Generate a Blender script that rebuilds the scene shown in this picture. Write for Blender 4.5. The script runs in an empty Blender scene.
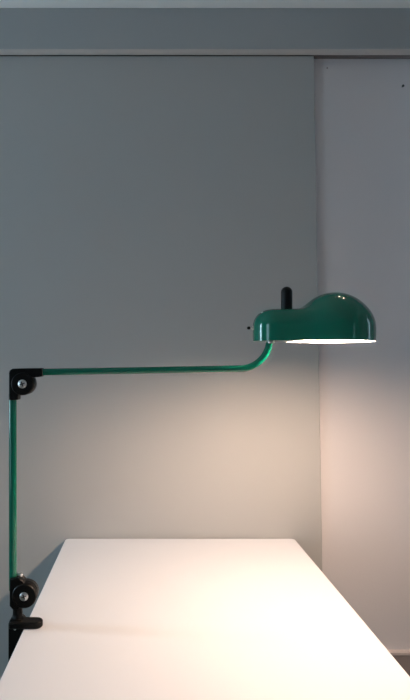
import bpy, bmesh, math, mathutils
from mathutils import Vector, Matrix
C = bpy.context.scene.collection
PI = math.pi
# ------------------------------------------------------------------ tunables
CAMZ = 1.2424
VX, VY = 147.4, 363.6   # where the optical axis meets the frame
YP = 1.54            # front plane of the sliding panel
YW = 1.565            # wall behind it
ROOM = dict(x0=-2.2, x1=2.4, y0=-2.6, z1=2.2375)
TOP = 0.745          # table top height
BULB = 900.0
WIN_A, WIN_L, WIN_R, WIN_B = 38.0, 18.5, 4.0, 7.0

# ------------------------------------------------------------------ materials
def mat(name, col, rough=0.5, metal=0.0, bump=0.0, scale=60.0, vary=0.0, spec=0.5, coat=0.0):
    m = bpy.data.materials.new(name); m.use_nodes = True
    nt = m.node_tree; b = nt.nodes['Principled BSDF']
    b.inputs['Base Color'].default_value = (*col, 1)
    b.inputs['Roughness'].default_value = rough
    b.inputs['Metallic'].default_value = metal
    b.inputs['Specular IOR Level'].default_value = spec
    b.inputs['Coat Weight'].default_value = coat
    b.inputs['Coat Roughness'].default_value = 0.05
    tc = nt.nodes.new('ShaderNodeTexCoord')
    n = nt.nodes.new('ShaderNodeTexNoise'); n.inputs['Scale'].default_value = scale
    n.inputs['Detail'].default_value = 4
    nt.links.new(tc.outputs['Object'], n.inputs['Vector'])
    if vary:
        r = nt.nodes.new('ShaderNodeMix'); r.data_type = 'RGBA'
        n2 = nt.nodes.new('ShaderNodeTexNoise'); n2.inputs['Scale'].default_value = 3.0
        nt.links.new(tc.outputs['Object'], n2.inputs['Vector'])
        nt.links.new(n2.outputs['Fac'], r.inputs['Factor'])
        r.inputs['A'].default_value = (*[c*(1-vary) for c in col], 1)
        r.inputs['B'].default_value = (*[min(1, c*(1+vary)) for c in col], 1)
        nt.links.new(r.outputs['Result'], b.inputs['Base Color'])
    if bump:
        bp = nt.nodes.new('ShaderNodeBump'); bp.inputs['Strength'].default_value = bump
        bp.inputs['Distance'].default_value = 0.001
        nt.links.new(n.outputs['Fac'], bp.inputs['Height'])
        nt.links.new(bp.outputs['Normal'], b.inputs['Normal'])
    return m

M = {}
M['wall'] = mat('white_plaster', (.67, .645, .66), .85, bump=.3, scale=220, vary=.015)
M['panel'] = mat('grey_painted_panel', (.405, .405, .398), .62, bump=.12, scale=180, vary=.01)
M['fascia'] = mat('grey_painted_board', (.37, .385, .39), .6, bump=.1, scale=150, vary=.01)
M['strip'] = mat('lamplit_rail_underside', (.50, .47, .45), .6)  # warm lamplight from below put into the colour, paler than the board
M['track'] = mat('shaded_rail_slot', (.16, .14, .14), .6)  # shade under the rail put into a dark colour; the slot is shallow
M['ceil'] = mat('white_ceiling_paint', (.75, .75, .74), .9, bump=.2, scale=200)
M['skirt'] = mat('taupe_paint', (.31, .26, .25), .6, bump=.1)
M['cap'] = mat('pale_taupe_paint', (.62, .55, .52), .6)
M['table'] = mat('white_laminate', (.73, .74, .775), .45, bump=.03, scale=300, vary=.004)
M['white'] = mat('white_metal_paint', (.78, .78, .78), .4)
M['green'] = mat('green_enamel', (.001, .135, .082), .12, spec=.5, coat=0.0)
M['inner'] = mat('white_enamel', (.62, .61, .59), .5)
M['black'] = mat('black_plastic', (.004, .0035, .003), .4, spec=.18, bump=.1, scale=400)
M['steel'] = mat('brushed_steel', (.72, .71, .69), .28, metal=1.0)
M['plug'] = mat('white_ceramic', (.7, .7, .68), .4)
M['dark'] = mat('dark_rusty_metal', (.03, .025, .022), .6)

def wood():
    m = mat('oak_floor', (.30, .21, .14), .45)
    nt = m.node_tree; b = nt.nodes['Principled BSDF']
    tc = nt.nodes.new('ShaderNodeTexCoord'); br = nt.nodes.new('ShaderNodeTexBrick')
    br.inputs['Scale'].default_value = 1.0
    br.inputs['Brick Width'].default_value = 1.2; br.inputs['Row Height'].default_value = .14
    br.inputs['Mortar Size'].default_value = .003
    br.inputs['Color1'].default_value = (.30, .22, .15, 1); br.inputs['Color2'].default_value = (.25, .175, .115, 1)
    br.inputs['Mortar'].default_value = (.06, .04, .03, 1)
    nt.links.new(tc.outputs['Object'], br.inputs['Vector'])
    nt.links.new(br.outputs['Color'], b.inputs['Base Color'])
    return m
M['floor'] = wood()

def emis(name, col, s):
    m = bpy.data.materials.new(name); m.use_nodes = True
    nt = m.node_tree; nt.nodes.clear()
    o = nt.nodes.new('ShaderNodeOutputMaterial'); e = nt.nodes.new('ShaderNodeEmission')
    e.inputs[0].default_value = (*col, 1); e.inputs[1].default_value = s
    nt.links.new(e.outputs[0], o.inputs[0]); return m
M['bulb'] = emis('glowing_bulb', (1.0, .715, .525), BULB)
M['led'] = emis('glint_spot_glow', (1.0, .86, .62), 110.0)  # glow of the added spots, only for highlights on the dome

def glass():
    m = bpy.data.materials.new('window_glass'); m.use_nodes = True
    nt = m.node_tree; nt.nodes.clear()
    o = nt.nodes.new('ShaderNodeOutputMaterial'); mx = nt.nodes.new('ShaderNodeMixShader')
    t = nt.nodes.new('ShaderNodeBsdfTransparent'); g = nt.nodes.new('ShaderNodeBsdfGlossy')
    g.inputs['Roughness'].default_value = .02; mx.inputs[0].default_value = .05
    nt.links.new(t.outputs[0], mx.inputs[1]); nt.links.new(g.outputs[0], mx.inputs[2])
    nt.links.new(mx.outputs[0], o.inputs[0]); return m
M['glass'] = glass()

# ------------------------------------------------------------------ helpers
def obj(name, bm, m, parent=None, smooth=False, bevel=0, seg=3):
    me = bpy.data.meshes.new(name)
    bmesh.ops.recalc_face_normals(bm, faces=bm.faces)
    org = Vector((0, 0, 0))
    if parent is None and bm.verts:
        org = Vector((sum(v.co.x for v in bm.verts)/len(bm.verts), sum(v.co.y for v in bm.verts)/len(bm.verts),
                      min(v.co.z for v in bm.verts)))
    elif parent is not None:
        org = wloc(parent)
    for v in bm.verts: v.co -= org
    bm.to_mesh(me); bm.free()
    o = bpy.data.objects.new(name, me); C.objects.link(o)
    if parent is not None:
        o.parent = parent
    else:
        o.location = org
    for mm in (m if isinstance(m, (list, tuple)) else [m]): me.materials.append(mm)
    if smooth:
        for p in me.polygons: p.use_smooth = True
    if bevel:
        md = o.modifiers.new('bevel', 'BEVEL'); md.width = bevel; md.segments = seg
        md.limit_method = 'ANGLE'; md.angle_limit = math.radians(40); md.harden_normals = False
        for p in me.polygons: p.use_smooth = True
    if smooth or bevel:
        me.set_sharp_from_angle(angle=math.radians(45))
    return o

def wloc(o):
    v = Vector((0, 0, 0))
    while o is not None:
        v += o.location; o = o.parent
    return v

def box(bm, x0, x1, y0, y1, z0, z1):
    vs = [bm.verts.new((x, y, z)) for z in (z0, z1) for y in (y0, y1) for x in (x0, x1)]
    for f in ((0,2,3,1),(4,5,7,6),(0,1,5,4),(2,6,7,3),(0,4,6,2),(1,3,7,5)):
        bm.faces.new([vs[i] for i in f])
    return bm
def B(*a): return box(bmesh.new(), *a)

def prism(bm, pts, y0, y1):
    """outline in the x/z plane, extruded along y"""
    a = [bm.verts.new((x, y0, z)) for x, z in pts]; b = [bm.verts.new((x, y1, z)) for x, z in pts]
    bm.faces.new(a); bm.faces.new(b[::-1]); n = len(pts)
    for i in range(n): bm.faces.new((a[i], b[i], b[(i+1) % n], a[(i+1) % n]))
    return bm
def slab(bm, pts, z0, z1):
    a = [bm.verts.new((x, y, z0)) for x, y in pts]; b = [bm.verts.new((x, y, z1)) for x, y in pts]
    bm.faces.new(a[::-1]); bm.faces.new(b); n = len(pts)
    for i in range(n): bm.faces.new((a[i], a[(i+1) % n], b[(i+1) % n], b[i]))
    return bm

def tube(bm, path, r, n=24, caps=True):
    path = [Vector(p) for p in path]; rs = r if isinstance(r, (list, tuple)) else [r]*len(path)
    rings = []; up = None
    for i, p in enumerate(path):
        t = (path[min(i+1, len(path)-1)] - path[max(i-1, 0)]).normalized()
        if up is None:
            up = Vector((0, 1, 0)) if abs(t.y) < .9 else Vector((0, 0, 1))
        u = (up - t*up.dot(t)).normalized(); w = t.cross(u); up = u
        rings.append([bm.verts.new(p + (u*math.cos(a) + w*math.sin(a))*rs[i]) for a in [2*PI*k/n for k in range(n)]])
    for a, b in zip(rings, rings[1:]):
        for k in range(n): bm.faces.new((a[k], a[(k+1) % n], b[(k+1) % n], b[k]))
    if caps:
        bm.faces.new(rings[0][::-1]); bm.faces.new(rings[-1])
    return bm

def lathe(bm, prof, axis_pt, axis='z', n=32):
    """prof: list of (radius, height)"""
    rings = []
    ax = Vector(axis_pt)
    for r, h in prof:
        ring = []
        if r < 1e-6:
            p = Vector((0, 0, h)); pts = [p]
        else:
            pts = [Vector((r*math.cos(2*PI*k/n), r*math.sin(2*PI*k/n), h)) for k in range(n)]
        for p in pts:
            if axis == 'y': p = Vector((p.x, -p.z, p.y))      # heights run towards the viewer
            if axis == 'x': p = Vector((p.z, p.x, p.y))
            ring.append(bm.verts.new(ax + p))
        rings.append(ring)
    for a, b in zip(rings, rings[1:]):
        if len(a) == 1 and len(b) == 1: continue
        for k in range(n):
            k2 = (k+1) % n
            if len(a) == 1: bm.faces.new((a[0], b[k2], b[k]))
            elif len(b) == 1: bm.faces.new((a[k], a[k2], b[0]))
            else: bm.faces.new((a[k], a[k2], b[k2], b[k]))
    if len(rings[0]) > 1: bm.faces.new(rings[0][::-1])
    if len(rings[-1]) > 1: bm.faces.new(rings[-1])
    return bm

def tag(o, label, cat, group=None):
    o['label'] = label; o['category'] = cat
    if group: o['group'] = group
    return o
def empty(name, loc):
    o = bpy.data.objects.new(name, None); C.objects.link(o); o.location = loc
    o.empty_display_size = .05; return o
def struct(name, bm, m, parent=None, **k):
    o = obj(name, bm, m, parent, **k)
    if parent is None: o['kind'] = 'structure'
    return o

# ------------------------------------------------------------------ room shell
x0, x1, y0, z1 = ROOM['x0'], ROOM['x1'], ROOM['y0'], ROOM['z1']
T = .12
struct('floor', B(x0-T, x1+T, y0-T, YW+T, -.08, 0), M['floor'])
WX0, WX1, WY0, WY1 = .58, .80, 1.27, 1.474      # unseen recess added to hold the two highlight spots
cbm = bmesh.new()
box(cbm, x0-T, WX0, y0-T, YW+T, z1, z1+.12); box(cbm, WX1, x1+T, y0-T, YW+T, z1, z1+.12)
box(cbm, WX0, WX1, y0-T, WY0, z1, z1+.12); box(cbm, WX0, WX1, WY1, YW+T, z1, z1+.12); box(cbm, WX0, WX1, WY0, WY1, z1+.09, z1+.12)
struct('ceiling', cbm, M['ceil'])
struct('wall_back', B(x0-T, x1+T, YW, YW+T, 0, z1), M['wall'])

def window(n, axis, pos0, pos1, h0, h1, zb, zt, bars):
    f = .045; bm = bmesh.new(); mid = (pos0+pos1)/2
    def bb(bm_, s0, s1, q0, q1, p0=mid-.03, p1=mid+.03):
        if axis == 'x': box(bm_, p0, p1, s0, s1, q0, q1)
        else: box(bm_, s0, s1, p0, p1, q0, q1)
    bb(bm, h0, h0+f, zb, zt); bb(bm, h1-f, h1, zb, zt); bb(bm, h0+f, h1-f, zb, zb+f); bb(bm, h0+f, h1-f, zt-f, zt)
    for k in range(bars):
        c = h0 + (h1-h0)*(k+1)/(bars+1); bb(bm, c-.02, c+.02, zb+f, zt-f)
    o = struct('window_%d' % n, bm, M['white'])
    g = bmesh.new(); bb(g, h0+f, h1-f, zb+f, zt-f, mid-.004, mid+.004)
    obj('window_pane', g, M['glass'], o)

def wall_with_holes(name, axis, pos0, pos1, a0, a1, holes):
    bm = bmesh.new(); cur = a0
    def bb(s0, s1, q0, q1):
        if axis == 'x': box(bm, pos0, pos1, s0, s1, q0, q1)
        else: box(bm, s0, s1, pos0, pos1, q0, q1)
    for h0, h1, zb, zt in holes:
        bb(cur, h0, 0, z1); bb(h0, h1, 0, zb); bb(h0, h1, zt, z1); cur = h1
    bb(cur, a1, 0, z1)
    return struct(name, bm, M['wall'])
HL = [(-.95, -.15, .4, 1.9), (1.15, 1.38, .8, 1.8)]
HR = [(-1.90, -1.66, .8, 2.0), (.88, 1.20, .8, 2.1)]
wall_with_holes('wall_left', 'x', x0-T, x0, y0, YW, HL)
window(1, 'x', x0-T, x0, *HL[0], 0)
window(4, 'x', x0-T, x0, *HL[1], 0)
wall_with_holes('wall_right', 'x', x1, x1+T, y0, YW, HR)
window(2, 'x', x1, x1+T, *HR[1], 0)
window(3, 'x', x1, x1+T, *HR[0], 0)
wall_with_holes('wall_front', 'y', y0-T, y0, x0, x1, [])

def area(name, loc, target, sx, sy, power, col):
    l = bpy.data.lights.new(name, 'AREA'); l.shape = 'RECTANGLE'; l.size = sx; l.size_y = sy
    l.energy = power; l.color = col
    o = bpy.data.objects.new(name, l); C.objects.link(o); o.location = loc
    d = Vector(target) - Vector(loc); o.rotation_euler = d.to_track_quat('-Z', 'Y').to_euler()
    return o
DAY = (.55, .82, 1.0)
area('daylight', (x0-T-.03, -.55, 1.15), (x0+1, -.55, 1.15), .80, 1.5, WIN_L, DAY)
area('daylight', (x0-T-.03, 1.27, 1.3), (x0+1, 1.27, 1.3), .20, 1.0, WIN_A, DAY)
area('daylight', (x1+T+.03, 1.04, 1.45), (x1-1, 1.04, 1.45), .32, 1.3, WIN_R, DAY)
area('daylight', (x1+T+.03, -1.78, 1.4), (x1-1, -1.78, 1.4), .24, 1.2, WIN_B, DAY)

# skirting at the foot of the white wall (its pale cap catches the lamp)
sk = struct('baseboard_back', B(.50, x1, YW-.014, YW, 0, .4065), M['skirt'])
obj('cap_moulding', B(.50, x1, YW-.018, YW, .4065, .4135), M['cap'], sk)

# pelmet over the sliding panel: a structure with its rail
px0, px1 = -2.0, 2.2
pel = struct('trim_1', B(px0, px1, 1.510, 1.528, 2.123, 2.237), M['fascia'], bevel=.0012, seg=2)
sb = bmesh.new(); box(sb, px0, px1, 1.512, 1.5385, 2.1215, 2.1265)
obj('rail_strip', sb, M['strip'], pel)
tb = bmesh.new(); box(tb, px0, px1, 1.5385, YW, 2.1255, 2.1300)
obj('rail_slot', tb, M['track'], pel)

# sliding panel: right edge leans slightly, as hung
pn = bmesh.new()
prism(pn, [(-1.95, .012), (.510, .012), (.4751, 2.1198), (-1.95, 2.1198)], YP, YP+.016)
panel = obj('sliding_panel', pn, M['panel'], None, bevel=.0015, seg=2)
tag(panel, 'large flat grey sliding panel hanging from the rail in front of the white wall', 'sliding door')
gb = bmesh.new(); box(gb, -.6, -.5, YP+.004, YP+.012, 0.0, .03)
obj('floor_guide', gb, M['steel'], panel)

# nail and plug hole on the white wall
def at(px, py, Y): return Vector(((px-VX)*Y/540, Y, CAMZ-(py-VY)*Y/540))
p = at(402, 87, YW)
n = lathe(bmesh.new(), [(.0012, -.001), (.0012, .006), (.0032, .006), (.0036, .007), (.003, .0085), (0, .009)], (p.x, YW, p.z), 'y', 16)
tag(obj('nail', n, M['dark'], smooth=True), 'tiny dark nail head in the white wall, at the upper right', 'nail')
p = at(327, 68.5, YW)
n = lathe(bmesh.new(), [(.0012, -.001), (.0012, .002), (.0022, .002), (.0024, .0026), (0, .003)], (p.x, YW, p.z), 'y', 16)
tag(obj('screw', n, M['skirt'], smooth=True), 'faint small screw in the white wall beside the top corner of the grey panel', 'screw')

# ------------------------------------------------------------------ table
TX0, TX1, TY0, TY1 = -.2322, .4181, .20, 1.536
tr = empty('table', ((TX0+TX1)/2, (TY0+TY1)/2, 0))
tag(tr, 'plain white rectangular table pushed up against the grey panel', 'table')
def rrect(a, b, c, d, r, n=8):
    pts = []
    for cx, cy, s in ((b-r, d-r, 0), (a+r, d-r, 90), (a+r, c+r, 180), (b-r, c+r, 270)):
        for k in range(n+1):
            t = math.radians(s+90*k/n); pts.append((cx+r*math.cos(t), cy+r*math.sin(t)))
    return pts
obj('tabletop', slab(bmesh.new(), rrect(TX0, TX1, TY0, TY1, .012), TOP-.026, TOP), M['table'], tr, bevel=.0022)
ap = bmesh.new(); i = .045
box(ap, TX0+i, TX1-i, TY0+i, TY0+i+.018, TOP-.09, TOP-.026); box(ap, TX0+i, TX1-i, TY1-i-.018, TY1-i, TOP-.09, TOP-.026)
box(ap, TX0+i, TX0+i+.018, TY0+i+.018, TY1-i-.018, TOP-.09, TOP-.026); box(ap, TX1-i-.018, TX1-i, TY0+i+.018, TY1-i-.018, TOP-.09, TOP-.026)
obj('apron', ap, M['white'], tr, bevel=.001)
for lx in (TX0+.040, TX1-.080):
    for ly in (TY0+.040, TY1-.080):
        l = bmesh.new(); box(l, lx+.001, lx+.039, ly+.001, ly+.039, 0, TOP-.0265)
        obj('leg', l, M['white'], tr, bevel=.003)

# ------------------------------------------------------------------ lamp
YL = 1.030           # plane of the jointed arm
F0, F1 = YL-.015, YL+.015
def P(px, py, Y=YL): return at(px, py, Y)
def P2(px, py, Y=F0): q = at(px, py, Y); return (q.x, q.z)
lamp = empty('desk_lamp', (-.2505, YL, TOP))
tag(lamp, 'green enamel clamp lamp with jointed arm and lit domed shade over the white table', 'lamp')

# clamp on the table edge
cb = bmesh.new()
prism(cb, [(-.2745, .640), (-.2745, .752), (-.272, .759), (-.252, .759), (-.2465, .755), (-.2465, .640)], F0+.001, F1-.001)
prism(cb, [(-.2480, .640), (-.2465, .668), (-.238, .662), (-.205, .657), (-.200, .652), (-.200, .640)], F0+.004, F1-.004)
bmesh.ops.translate(cb, vec=(.0125, 0, 0), verts=cb.verts)
clamp = obj('clamp_body', cb, M['black'], lamp, bevel=.002)
jb = bmesh.new(); pts = []
for k in range(13):
    t = -PI/2 + PI*k/12; pts.append((-.2235+.0130*math.cos(t), YL-.0035+.0130*math.sin(t)))
pts += [(-.256, F1-.004), (-.2705, F1-.004), (-.2715, F0+.002), (-.2715, F0-.002), (-.256, F0-.002)]
slab(jb, pts, TOP+.0005, TOP+.0125)
bmesh.ops.translate(jb, vec=(.0125, -.0045, 0), verts=jb.verts)
obj('clamp_jaw', jb, M['black'], lamp, bevel=.0025)
sc_ = bmesh.new()
lathe(sc_, [(.0045, .575), (.0045, .728-.012)], (-.2065, YL, 0), 'z', 20)
lathe(sc_, [(.012, .7115), (.012, .7185)], (-.2065, YL, 0), 'z', 28)
screw = obj('clamp_screw', sc_, M['steel'], lamp, smooth=True)
kb = lathe(bmesh.new(), [(.006, .556), (.0125, .558), (.014, .565), (.0125, .574), (.006, .576)], (-.2065, YL, 0), 'z', 12)
obj('screw_knob', kb, M['black'], screw, smooth=True)
q = P(15, 629, F0)
obj('rivet', lathe(bmesh.new(), [(.0022, -.001), (.0022, .0008), (.0014, .0014), (0, .0016)], (q.x, F0-.0005, q.z), 'y', 14), M['steel'], clamp, smooth=True)

# swivel neck between clamp and lower joint
nk = bmesh.new(); c = P(18, 615)
lathe(nk, [(.0105, .7565), (.0105, .760), (.0092, .762), (.0092, .774), (.010, .776), (.010, .782)], (c.x-.0005, YL, 0), 'z', 28)
obj('swivel_neck', nk, M['black'], lamp, smooth=True)

def joint(name, outline, centre_px, r=.0215):
    b = bmesh.new(); prism(b, [P2(*o_) for o_ in outline], F0+.003, F1-.003)
    j = obj(name, b, M['black'], lamp, bevel=.0018)
    cx, cz = P2(*centre_px)
    d = bmesh.new()
    lathe(d, [(r-.0016, -.030), (r, -.0284), (r, -.0165), (r-.0008, -.0160), (r-.0008, -.0145), (r, -.0140), (r, -.0016), (r-.0016, 0)], (cx, F0, cz), 'y', 48)
    dd = obj('joint_disc', d, M['black'], j, smooth=True)
    s = bmesh.new()
    R_ = .0082
    lathe(s, [(R_, -.001), (R_, .0012), (R_-.0010, .0020), (0, .0022)], (cx, F0, cz), 'y', 28)
    bo = obj('joint_bolt', s, M['steel'], j, smooth=True)
    x_ = bmesh.new()
    for a in (.35, .35+PI/2):
        ca, sa = math.cos(a), math.sin(a); L, W = .0050, .0009
        pp = [(cx+ca*u-sa*v, cz+sa*u+ca*v) for u, v in ((-L, -W), (L, -W), (L, W), (-L, W))]
        prism(x_, pp, F0-.0026, F0-.0018)
    obj('bolt_recess', x_, M['dark'], j)
    return j

elbow = joint('elbow_joint', [(8.3, 373), (9, 370.5), (12, 368.6), (41.5, 368.0), (41.8, 376.6), (37.5, 377.2), (24, 378), (18, 384), (17.4, 400.3), (8.3, 400.3)], (22.3, 384))
low = joint('lower_joint', [(9, 579.5), (17.8, 578.6), (22, 582), (26, 588), (26, 600), (20, 607), (18, 610.5), (12, 610.5), (9, 607)], (23.9, 596.5), .0230)
c = P(19, 580, YL)
wn = lathe(bmesh.new(), [(.0032, c.z-.003), (.0032, c.z+.0045), (.0046, c.z+.0050), (.0052, c.z+.0085), (.0046, c.z+.0115), (0, c.z+.012)], (c.x+.001, YL+.004, 0), 'z', 20)
obj('set_screw', wn, M['steel'], low, smooth=True)

# upright pole
PR = .0074
a, b = P(12.7, 394), P(12.9, 590)
obj('upright_pole', tube(bmesh.new(), [b, a], PR, 28), M['green'], lamp, smooth=True)

# long arm with the bend up into the shade
SY = YL+.002; SX = P(334.0, 341, SY).x; RZ = CAMZ+(VY-341.5)*SY/540
A = P(34, 372.2); K = P(267.0, 368.2); E = P(270.6, 333)
K.y = SY; E.y = SY
d1 = (K-A).normalized(); d2 = (E-K).normalized(); rr = .050
p1 = K-d1*rr; p2 = K+d2*rr
path = [A, A+(p1-A)*.5, p1-d1*.002]
for k in range(0, 17):
    t = k/16; kk = .44
    c1 = p1+(K-p1)*.56; c2 = p2+(K-p2)*.56
    path.append(p1*(1-t)**3+c1*3*t*(1-t)**2+c2*3*t*t*(1-t)+p2*t**3)
path += [p2+d2*.002, E+d2*.02]
path = [q for i_, q in enumerate(path) if i_ == 0 or (q-path[i_-1]).length > 1e-4]
obj('swing_arm', tube(bmesh.new(), path, .0065, 28), M['green'], lamp, smooth=True)

# ---- shade: pear-shaped shell found by ray casting a smooth union of dome and neck
R_D, Z_D = .0725, .0210      # dome radius, height of its centre over the rim
N_R, N_H, N_RR = .0462, .0607, .0320
N_L = SX - P(253.2, 341, SY).x          # neck end distance from dome axis
def sd(p):
    a = math.sqrt(p.x*p.x + p.y*p.y + max(p.z-Z_D, 0)**2) - R_D
    tx = min(max(p.x, -(N_L-N_R)), 0.0)
    d2 = math.hypot(p.x-tx, p.y) - (N_R + (R_D*.93-N_R)*max(0, 1-abs(tx)/(N_L-N_R))**1.0 - N_RR)
    qz = p.z - (N_H-N_RR)
    bq = math.hypot(max(d2, 0), max(qz, 0)) + min(max(d2, qz), 0) - N_RR
    k = .016; h = max(k-abs(a-bq), 0)/k
    return min(a, bq) - h*h*k*.25
def cast(dirv):
    t0, t1 = 0.0, .30
    lo, hi = 0.0, .30; st = .30/160; t = 0
    last = 0.0
    for i_ in range(160):
        t += st
        if sd(dirv*t) > 0: hi = t; lo = t-st; break
    for _ in range(24):
        m_ = (lo+hi)/2
        if sd(dirv*m_) > 0: hi = m_
        else: lo = m_
    return dirv*lo
NT, els = 160, []
for k in range(27): els.append(math.radians(26*k/27))
for k in range(28): els.append(math.radians(26+64*k/28))
tilt = Matrix.Rotation(math.radians(.25), 4, 'X') @ Matrix.Rotation(math.radians(.2), 4, 'Y')
sbm = bmesh.new(); rings = []
org = Vector((SX, SY, RZ))
for e in els:
    ring = []
    for k in range(NT):
        # crowd the columns towards the neck
        u = 2*PI*k/NT; th = PI + (u-PI) + .35*math.sin(u-PI)*-1
        th = u
        d = Vector((math.cos(e)*math.cos(th), math.cos(e)*math.sin(th), math.sin(e)))
        ring.append(sbm.verts.new(org + tilt @ cast(d)))
    rings.append(ring)
top = sbm.verts.new(org + tilt @ cast(Vector((0, 0, 1))))
for a_, b_ in zip(rings, rings[1:]):
    for k in range(NT): sbm.faces.new((a_[k], a_[(k+1) % NT], b_[(k+1) % NT], b_[k]))
for k in range(NT): sbm.faces.new((rings[-1][k], rings[-1][(k+1) % NT], top))
bmesh.ops.recalc_face_normals(sbm, faces=sbm.faces)
if max(sbm.faces, key=lambda f: f.calc_center_median().z).normal.z < 0:
    bmesh.ops.reverse_faces(sbm, faces=sbm.faces)
# inner shell and rim, so the enamel wall has real thickness and a white inside
outer = list(sbm.faces); sbm.normal_update()
inn = {v: sbm.verts.new(v.co - v.normal*.0016) for v in list(sbm.verts)}
for v in rings[0]:
    w = inn[v]; w.co.z = v.co.z
for f in outer:
    nf = sbm.faces.new([inn[v] for v in reversed(f.verts)]); nf.material_index = 1
r0 = rings[0]
for k in range(NT):
    f = sbm.faces.new((r0[(k+1) % NT], r0[k], inn[r0[k]], inn[r0[(k+1) % NT]])); f.material_index = 1
shade = obj('lamp_shade', sbm, [M['green'], M['inner']], lamp, smooth=True)

def half_width(x):
    y = 0.0
    while y < .12 and sd(Vector((x, y, 0))) < -.0022: y += .0004
    return y
xs = [-N_L+.0024+(N_L-.078)*(1-math.cos(PI/2*k/14)) for k in range(15)]
lowp = [(x, -half_width(x)) for x in xs]; upp = [(x, half_width(x)) for x in reversed(xs[1:])]
pl = slab(bmesh.new(), lowp+upp, .0005, .0025)
bmesh.ops.transform(pl, matrix=Matrix.Translation(org) @ tilt, verts=pl.verts)
obj('neck_plate', pl, M['green'], shade)
hx = P(286.6, 310, SY).x; hz0 = RZ+.050; hz1 = RZ+.1050; hr = .0107
prof = [(hr, hz0), (hr, hz1-hr)] + [(hr*math.cos(t), hz1-hr+hr*math.sin(t)) for t in [PI/2*k/8 for k in range(1, 8)]] + [(0, hz1)]
obj('shade_handle', lathe(bmesh.new(), prof, (hx, SY, 0), 'z', 32), M['black'], shade, smooth=True)

bx = SX+.009; bz = RZ+.0300; br_ = .027
prof = [(0, bz-br_)] + [(br_*math.sin(t), bz-br_*math.cos(t)) for t in [PI*k/14 for k in range(1, 12)]] + [(.0125, bz+.027), (.012, bz+.034), (0, bz+.035)]
obj('light_bulb', lathe(bmesh.new(), prof, (bx, SY, 0), 'z', 32), M['bulb'], shade, smooth=True)
obj('bulb_socket', lathe(bmesh.new(), [(.014, bz+.030), (.015, bz+.034), (.015, bz+.050), (0, bz+.052)], (bx, SY, 0), 'z', 24), M['plug'], shade, smooth=True)
# bracket that carries the shade on the arm, inside the neck
br2 = bmesh.new(); box(br2, E.x-.020, E.x+.020, SY-.014, SY+.014, RZ+.014, RZ+.056)
obj('arm_bracket', br2, M['inner'], shade, bevel=.003)
obj('arm_nut', lathe(bmesh.new(), [(.0074, RZ-.0035), (.0088, RZ-.0025), (.0088, RZ+.0025), (.0074, RZ+.004), (.007, RZ+.015)], (P(270.3, 341, SY).x, SY, 0), 'z', 6), M['steel'], shade, bevel=.0006)
# little toggle at the back end of the neck
sx = SX-N_L; sz = RZ+13.5*SY/540
st = lathe(bmesh.new(), [(.0042, -.003), (.0042, .0012), (.0022, .0016), (.0022, .0060)], (0, 0, 0), 'x', 20)
bmesh.ops.transform(st, matrix=Matrix.Translation((sx, SY, sz)) @ Matrix.Rotation(PI, 4, 'Z'), verts=st.verts)
obj('switch_stem', st, M['steel'], shade, smooth=True)
kb = lathe(bmesh.new(), [(0, .0050), (.0022, .0056), (.0030, .0075), (.0030, .0095), (.0020, .0115), (0, .012)], (0, 0, 0), 'x', 20)
bmesh.ops.transform(kb, matrix=Matrix.Translation((sx, SY, sz)) @ Matrix.Rotation(PI, 4, 'Z'), verts=kb.verts)
obj('switch_knob', kb, M['black'], shade, smooth=True)

# ------------------------------------------------------------------ two unseen spots added to make the dome's twin highlights
def spot(x, y, z, aim, r, label):
    p = Vector((x, y, z)); s = empty('glint_spotlight', p)
    tag(s, label, 'added highlight light')
    d = (Vector(aim)-p).normalized()
    mtx = Matrix.Translation(p) @ d.to_track_quat('Z', 'Y').to_matrix().to_4x4()
    b = lathe(bmesh.new(), [(r+.001, .0), (r+.001, .052), (r+.0035, .052), (r+.0035, -.008), (r-.004, -.016), (0, -.016)], (0, 0, 0), 'z', 32)
    bmesh.ops.delete(b, geom=[f for f in b.faces if len(f.verts) > 4], context='FACES_ONLY')
    bmesh.ops.transform(b, matrix=mtx, verts=b.verts); obj('barrel', b, M['black'], s, smooth=True)
    l = lathe(bmesh.new(), [(0, .002), (r, .002), (r, -.002), (0, -.002)], (0, 0, 0), 'z', 32)
    bmesh.ops.transform(l, matrix=mtx, verts=l.verts); obj('light_disc', l, M['led'], s, smooth=True)
    m_ = bmesh.new(); tube(m_, [p-d*.014, (p.x-d.x*.014, p.y-d.y*.014, z1+.092)], .004, 12); obj('mount_stem', m_, M['black'], s, smooth=True)
DC = (SX, SY, RZ+.08)
spot(.642, 1.440, z1+.0425, DC, .018, 'added unseen spot that makes a highlight on the dome, nearer the grey panel')
spot(.738, 1.328, z1+.0425, DC, .020, 'added unseen spot that makes a highlight on the dome, farther from the grey panel')

# ------------------------------------------------------------------ sky, camera, colour
w = bpy.data.worlds.new('sky'); bpy.context.scene.world = w; w.use_nodes = True
bg = w.node_tree.nodes['Background']; bg.inputs[0].default_value = (.62, .78, 1, 1); bg.inputs[1].default_value = .6

cam = bpy.data.cameras.new('camera'); co = bpy.data.objects.new('camera', cam); C.objects.link(co)
co.location = (0, 0, CAMZ); co.rotation_euler = (PI/2, 0, 0)
cam.sensor_width = 36; cam.sensor_fit = 'AUTO'; cam.lens = 540/700*36
cam.shift_x = (205-VX)/700; cam.shift_y = (VY-350)/700; cam.clip_start = .02
bpy.context.scene.camera = co
s = bpy.context.scene
s.view_settings.view_transform = 'Standard'; s.view_settings.look = 'None'
s.view_settings.gamma = 1; s.view_settings.use_curve_mapping = False
s.view_settings.exposure = 0.0
s.cycles.max_bounces = 12; s.cycles.diffuse_bounces = 8
s.cycles.use_denoising = True
s.cycles.sample_clamp_indirect = 8
